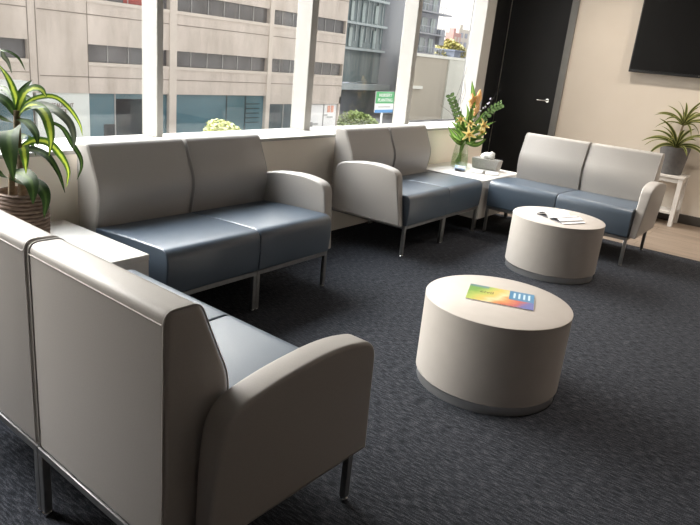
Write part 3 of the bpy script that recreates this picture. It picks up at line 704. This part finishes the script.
MB().tube(spline([(0, 0, .04), (0.01, -.01, .25), (.052, -.073, .455), (.098, -.139, .613)], 14), .002, 6).build('stem', 'stem', r)
for i in range(12):
    f = i/11; p = Vector((.03, -.04, .42)).lerp(Vector((.118, -.168, .665)), f)+Vector((rb.uniform(-.018, .018), rb.uniform(-.018, .018), rb.uniform(-.012, .012)))
    m = MB(); bmesh.ops.create_icosphere(m.bm, subdivisions=2, radius=.0085)
    for v in m.bm.verts: v.co *= 1+.25*math.sin(v.co.x*700+i)*math.cos(v.co.y*600)
    m.build('blossom', 'wax', r, tuple(p))

# ------------------------------------------------------------------ outside
struct(MB().box(-60, 330, 3.9, 240, -6.2, -6.0).build('ground', 'asphalt'), 'grey street below the windows', 'street')
YF = 36.0
ob = thing('office_building', 'long beige concrete office block with ribbon windows across the street', 'building', (30, YF, -6))
def F(mb): return mb
bx = lambda m, x0, x1, z0, z1, d0=0.0, d1=.5: m.box(x0-30, x1-30, d0, d1, z0+6, z1+6)
ZS = [(-.52, .48), (2.98, 4.02), (6.48, 7.52)]
BAYS = [(9.0, 18.70), (22.25, 28.05), (28.62, 37.25), (37.68, 41.4), (42.9, 46.72)]
XL, XR = 6.0, 46.85
m = MB()
zb = -2.32
bands = [(zb, -.52), (.48, 2.98), (4.02, 6.48), (7.52, 10.5)]
for z0, z1 in bands: bx(m, XL, XR, z0, z1)
gaps = [(XL, 9.0), (18.70, 22.25), (28.05, 28.62), (37.25, 37.68), (41.4, 42.9), (46.72, XR)]
for z0, z1 in ZS:
    for a, b in gaps: bx(m, a, b, z0, z1)
bx(m, XL, XR, -6, 10.5, .6, 14)
for a, b in ((28.05, 28.62), (37.25, 37.68), (46.66, XR), (41.4, 42.9)): bx(m, a, b, -6, zb)
bx(m, 37.68, XR, -2.96, zb)
m.build('facade', 'concrete', ob, smooth=False)
m = MB()
for a, b in ((28.05, 28.62), (37.25, 37.68)): bx(m, a, b, -6, 10.5, -.10, .0)
for z0, z1 in ZS:
    for a, b in BAYS: bx(m, a, b, z0-.20, z0, -.05, .3)
m.build('sills_and_piers', 'concrete_lt', ob, smooth=False)
m = MB()
for z in (2.12, -1.38, 5.62):
    bx(m, 19.3, XR, z-.03, z+.03, -.012, .01)
bx(m, XL, 18.7, 2.10, 2.16, -.012, .01); bx(m, XL, 18.7, -1.25, -1.2, -.012, .01)
for x in (18.75, 19.2): bx(m, x-.03, x+.03, zb, 10.5, -.012, .01)
for x in (22.25,): bx(m, x-.02, x+.02, zb, 10.5, -.012, .01)
m.build('panel_joints', 'joint', ob, smooth=False)
rw = random.Random(11)
for bi, (a, b) in enumerate(BAYS):
    for zi, (z0, z1) in enumerate(ZS):
        w = MB(); bx(w, a, b, z0, z1, .28, .34); wo = w.build('window', 'off_glass', ob, smooth=False)
        f = MB(); n = max(2, round((b-a)/1.42))
        for k in range(1, n):
            x = a+(b-a)*k/n; bx(f, x-.035, x+.035, z0, z1, .24, .30)
        f.build('mullion', 'alu_out', wo, smooth=False)
        if bi == 1 and zi == 1:
            q = MB(); bx(q, a+2.6, a+4.1, z0+.02, z1-.1, .255, .275); q.build('blind', 'red_blind', wo, smooth=False)
for x0, x1, z0, z1, mt in ((8.0, 18.9, -6, -2.55, 'teal'), (22.35, 28.05, -6, zb, 'teal'), (28.62, 37.25, -6, zb, 'teal'), (37.68, 41.4, -6, -2.96, 'teal_dark')):
    g = MB(); bx(g, x0, x1, z0, z1, .20, .3); go = g.build('shop_window', mt, ob, smooth=False)
    f = MB()
    for x in ((24.1, 26.2) if x0 == 22.35 else (33.4, 35.3) if x0 == 28.62 else ((x0+x1)/2,)): bx(f, x-.04, x+.04, z0, z1, .15, .22)
    if x0 == 28.62:
        for k in range(5): bx(f, 35.4, 36.8, -3.0-.35*k, -2.92-.35*k, .16, .21)
    f.build('glazing_bar', 'alu_out' if x0 != 28.62 else 'teal_dark', go, smooth=False)
g = MB(); bx(g, 24.1, 26.9, -5.2, -2.65, .17, .2); bx(g, 23.3, 24.1, -5.2, -4.2, .17, .2); bx(g, 26.9, 27.6, -5.2, -3.6, .17, .2); g.build('interior_display', 'shop_dark', ob, smooth=False)
fs = MB(); bx(fs, 19.05, 22.28, -6, zb, .05, .3); fo = fs.build('white_panel', 'fascia', ob, smooth=False)
text('lettering', 'RESTAURANT', .34, 'ink_dark', fo, (20.43-30, .03, -3.03+6), (PI/2, 0, 0), width=1.66)
text('lettering', 'LOUNGE', .30, 'ink_dark', fo, (20.23-30, .03, -3.35+6), (PI/2, 0, 0), width=1.2)
c = MB(); bx(c, 8, 18.2, -2.45, -1.65, -1.2, .1); c.build('canopy', 'fascia', ob, smooth=False)
sh = MB(); bx(sh, 42.95, 46.6, -6, -2.98, .18, .3); so = sh.build('storefront', 'poster', ob, smooth=False)
q = MB(); bx(q, 44.72, 44.80, -6, -2.98, .12, .2); bx(q, 42.95, 46.6, -3.02, -2.96, .12, .2); bx(q, 43.1, 43.35, -5.0, -4.5, .12, .2); bx(q, 42.95, 46.6, -6, -5.15, .12, .2); q.build('glazing_bar', 'alu_out', so, smooth=False)
q = MB(); bx(q, 45.3, 45.65, -3.7, -3.12, .14, .18); bx(q, 45.8, 46.15, -3.7, -3.12, .14, .18); q.build('poster_picture', 'poster_red', so, smooth=False)
q = MB(); bx(q, 44.85, 45.35, -4.0, -3.86, .14, .18); bx(q, 45.3, 46.1, -4.18, -4.05, .14, .18); bx(q, 43.3, 44.1, -4.75, -4.6, .14, .18); q.build('poster_text', 'sign_grey', so, smooth=False)

# glass tower beyond the office block
tw = thing('glass_tower', 'grey blue glass tower with floor slabs and a smooth column beyond the office block', 'building', (70, 50, -6))
m = MB().box(-12, 3.6, .5, 14, 4, 34).build('curtain_wall', 'tower_glass', tw, smooth=False)
for z in (2.04, 5.03, 8.0, 11, 14):
    MB().box(-12, 3.4, -.25, .6, z+6-.14, z+6+.14).build('floor_slab', 'tower_slab', tw, smooth=False)
f = MB()
for k in range(12): f.box(-9.2+k*1.1, -9.1+k*1.1, .35, .5, 9, 30)
f.build('mullions', 'tower_slab', tw, smooth=False)
q = MB()
for x in (-3.9, -1.6, 1.2): 
    for z in (8.3, 11.3, 14.2): q.box(x, x+.55, .3, .42, z, z+2.2)
q.build('curtains', 'curtain', tw, smooth=False)
c = MB(); c.lathe([(3.0, 0), (3.0, 40)], 40, (6.0, 2.2)); c.build('column', 'tower_col', tw)
m = MB().box(-12, 9.5, -.6, .5, 3.15, 3.9).build('podium_canopy', 'tower_slab', tw, smooth=False)
m = MB().box(-12, 9.0, .2, 6, 0, 3.2).build('podium_glass', 'podium_glass', tw, smooth=False)

# low beige building
bb = thing('low_building', 'low plain beige building with a pale parapet, below the open sky', 'building', (85, 44, -6))
def splay(m, x0, k):
    for v in m.bm.verts:
        if v.co.x < x0 and v.co.y > .5: v.co.x += k*v.co.y
    return m
splay(MB().box(-15.6, 25, 0, 5, 0, 7.95), -10, 2.2).build('wall', 'beige_out', bb, smooth=False)
splay(MB().box(-15.7, 25.1, -.15, 5, 7.95, 8.3), -10, 2.2).build('parapet', 'beige_top', bb, smooth=False)
MB().box(-4.7, 3.6, -.25, 0, 0, 7.9).build('reflection_strip', 'reflection_strip', bb, smooth=False)  # paler slab standing in for a bright strip of reflected light
MB().box(-15.5, -11.2, -.4, 0, 4.0, 4.35).build('ledge', 'beige_top', bb, smooth=False)

# balcony tower
bt = thing('balcony_tower', 'tall blue grey apartment tower with balconies above the low beige building', 'building', (98, 62, -6))
MB().box(-14, 11.5, 1.2, 14, 0, 40).build('wall', 'balcony_wall', bt, smooth=False)
for z in (8.8, 12.2, 15.8, 19.4, 23.0):
    MB().box(-14, 12.0 if z != 15.8 else 13.2, -.6, 1.2, z-.25, z).build('balcony_slab', 'tower_col', bt, smooth=False)
    rl = MB()
    for k in range(28): rl.box(-13.9+k*.92, -13.8+k*.92, -.55, -.48, z, z+1.05)
    rl.box(-14, 11.9, -.57, -.46, z+1.02, z+1.1)
    rl.build('railing', 'balcony_rail', bt, smooth=False)
    for x in (2.6, 8.8):
        wn = MB().box(x, x+1.5, 1.05, 1.2, z+.2, z+2.6).build('window', 'curtain', bt, smooth=False)
        MB().box(x+.7, x+.78, 1.0, 1.06, z+.2, z+2.6).build('mullion', 'alu_out', wn, smooth=False)
    for x in (-8.0, -4.6, -1.0, 5.6): MB().box(x, x+1.9, 1.05, 1.2, z+.2, z+2.6).build('window', 'tower_glass', bt, smooth=False)
MB().box(11.4, 13.2, .4, 3, 10.5, 13.2).build('side_balcony', 'balcony_wall', bt, smooth=False)

def far_block(x, y, w, h, mat, label):
    b = thing('apartment_block', label, 'building', (x, y, -6), 0, 'small apartment blocks on the skyline')
    MB().box(-w/2, w/2, 0, 2.5, 0, h).build('wall', mat, b, smooth=False)
    MB().box(-w*.3, -w*.05, .5, 2, h, h+1.2).build('roof_hut', mat, b, smooth=False)
    for i in range(2):
        for j in range(3): MB().box(-w/2+w*(.16+.42*i), -w/2+w*(.4+.42*i), -.1, .05, h-2.3-2.4*j, h-1.0-2.4*j).build('window', 'balcony_wall' if mat != 'pink_out' else 'cream_out', b, smooth=False)
far_block(167.4, 90, 4.4, 15.6, 'pink_out', 'pink apartment block on the skyline beyond the low beige building')
far_block(173.2, 91, 6.4, 17.0, 'cream_out', 'cream apartment block on the skyline beside the pink one')
rf = thing('roof_shed', 'dark slate roofed shed along the skyline below the pink and cream blocks', 'building', (170, 84, -6))
MB().box(-14, 14, 0, 6, 0, 10.6).build('wall', 'navy_roof', rf, smooth=False)
MB().box(-14.2, 14.2, -.3, 6, 10.6, 11.0).build('roof', 'navy_roof', rf, smooth=False)

def tree(name, label, loc, zc, R, mat, n, leaf, seed, squash=.85):
    t = thing(name, label, 'tree', loc); rn = random.Random(seed)
    m = MB()
    for i in range(n):
        while True:
            p = Vector((rn.uniform(-1, 1), rn.uniform(-1, 1), rn.uniform(-1, 1)))
            if .25 < p.length < 1: break
        p = p.normalized()*(p.length**.45)*R*(1+.15*math.sin(5*p.x+3*p.z)); p.z *= squash
        a = Vector((rn.uniform(-1, 1), rn.uniform(-1, 1), rn.uniform(-.6, .6))).normalized()*leaf; b = a.cross(Vector((rn.uniform(-1, 1), rn.uniform(-1, 1), 1))).normalized()*leaf*.55
        c0 = p+Vector((0, 0, zc))
        m.bm.faces.new([m.bm.verts.new(c0+v) for v in (-a, b, a, -b)])
    m.build('crown', mat, t, smooth=False)
    MB().tube([(0, 0, 0), (.02*R, 0, zc*.5), (0, .03*R, zc)], [.09*R+.03, .07*R+.02, .03*R+.01], 8).build('trunk', 'trunk', t)
tree('street_tree', 'pale green round tree top outside, in front of the teal shop window', (16.55, 18, -6), 3.75, .98, 'foliage_y', 2600, .10, 1)
tree('street_tree', 'yellow green tree tip just above the sill, left of the nearer mullion', (12.1, 18, -6), 3.5, .55, 'foliage_y', 900, .09, 2)
tree('street_tree', 'green tree outside at the foot of the glass tower', (41.6, 30, -6), 1.5, 1.9, 'foliage', 3200, .16, 3)
tree('skyline_tree', 'yellowing tree on the skyline beside the balcony tower', (160.5, 88, -6), 9.3, 4.6, 'foliage_far', 2500, .5, 4)

# street sign on a post
sg = thing('street_sign', 'green, white and blue sign on a white post outside the window', 'sign', (27.05, 18, -6))
W_, Z0, Z1 = 1.56, 4.80, 5.80
MB().box(-.78, .78, .04, .09, Z0, Z1).build('board', 'alu_out', sg, smooth=False)
MB().box(-.78, .78, .02, .042, Z0+.44, Z1).build('green_panel', 'sign_green', sg, smooth=False)
MB().box(-.78, .78, .02, .042, Z0+.15, Z0+.44).build('white_panel', 'sign_white', sg, smooth=False)
MB().box(-.78, .78, .02, .042, Z0, Z0+.15).build('blue_panel', 'sign_blue', sg, smooth=False)
text('lettering', 'NURSERY', .22, 'sign_white', sg, (0, .015, Z0+.83), (PI/2, 0, 0), width=1.12)
text('lettering', 'PLANTING', .22, 'sign_white', sg, (0, .015, Z0+.60), (PI/2, 0, 0), width=1.25)
q = MB().box(-.55, .50, .012, .024, Z0+.25, Z0+.31); q.build('small_print', 'sign_grey', sg, smooth=False)
MB().tube([(.02, .14, 0), (.02, .14, Z1-.1)], .05, 10).build('post', 'fascia', sg)

# ------------------------------------------------------------------ light
w = bpy.data.worlds.new('sky'); SC.world = w; w.use_nodes = True
nt = w.node_tree; bg = nt.nodes['Background']
tc = nt.nodes.new('ShaderNodeTexCoord'); sp = nt.nodes.new('ShaderNodeSeparateXYZ'); nt.links.new(tc.outputs['Generated'], sp.inputs[0])
cr = ramp(nt, sp.outputs[2], [(0.0, (1.0, .955, .90)), (0.4, (1.0, .955, .905)), (1.0, (.80, .88, 1.0))])
# hazy sky, brightest around the veiled sun that stands above the roofs across the street
geo = nt.nodes.new('ShaderNodeVectorMath'); geo.operation = 'DOT_PRODUCT'; nt.links.new(tc.outputs['Generated'], geo.inputs[0])
geo.inputs[1].default_value = Vector((-.07, .73, .63)).normalized()
mxx = N(nt, 'ShaderNodeMath', operation='MAXIMUM'); mxx.inputs[1].default_value = 0.0; nt.links.new(geo.outputs['Value'], mxx.inputs[0])
pw = N(nt, 'ShaderNodeMath', operation='POWER'); pw.inputs[1].default_value = 8.0; nt.links.new(mxx.outputs[0], pw.inputs[0])
st_ = N(nt, 'ShaderNodeMath', operation='MULTIPLY_ADD'); st_.inputs[1].default_value = GLOW; st_.inputs[2].default_value = SKY; nt.links.new(pw.outputs[0], st_.inputs[0])
nt.links.new(cr, bg.inputs['Color']); nt.links.new(st_.outputs[0], bg.inputs['Strength'])
# recessed ceiling lights over the strip of wood floor
for i, (x, y) in enumerate(((6.75, 2.2), (6.75, .9), (6.75, -.4), (6.75, -1.7))):
    cl_ = thing('ceiling_light', 'round recessed ceiling light above the wood floor, number %d from the windows' % (i+1), 'lamp', (x, y, H-.012), 0, 'ceiling lights over the wood floor')
    MB().lathe([(.085, -.004), (.11, -.004), (.112, .012), (.085, .012)], 32, cap=False).build('trim_ring', 'white', cl_)
    L = bpy.data.lights.new('lamp_bulb', 'AREA'); L.shape = 'DISK'; L.size = .17; L.energy = LAMP; L.color = (1.0, .89, .77); L.spread = math.radians(150)
    lo = bpy.data.objects.new('lamp_bulb', L); COL.objects.link(lo); lo.location = (0, 0, -.002); lo.parent = cl_

for (x, y), lab in (((2.75, .55), 'round recessed ceiling light above the nearer drum table'), ((4.65, 1.15), 'round recessed ceiling light above the farther drum table')):
    cl_ = thing('ceiling_light', lab, 'lamp', (x, y, H-.012), 0, 'ceiling lights over the drum tables')
    MB().lathe([(.085, -.004), (.11, -.004), (.112, .012), (.085, .012)], 32, cap=False).build('trim_ring', 'white', cl_)
    L = bpy.data.lights.new('lamp_bulb', 'AREA'); L.shape = 'DISK'; L.size = .17; L.energy = DOWN; L.color = (1.0, .89, .80); L.spread = math.radians(70)
    lo = bpy.data.objects.new('lamp_bulb', L); COL.objects.link(lo); lo.location = (0, 0, -.002); lo.parent = cl_

SC.view_settings.view_transform = 'Standard'; SC.view_settings.look = 'None'; SC.view_settings.exposure = EXPOSURE; SC.view_settings.gamma = 1.0
SC.view_settings.use_curve_mapping = False
SC.cycles.max_bounces = 10; SC.cycles.diffuse_bounces = 6; SC.cycles.transparent_max_bounces = 16
SC.cycles.sample_clamp_indirect = 12
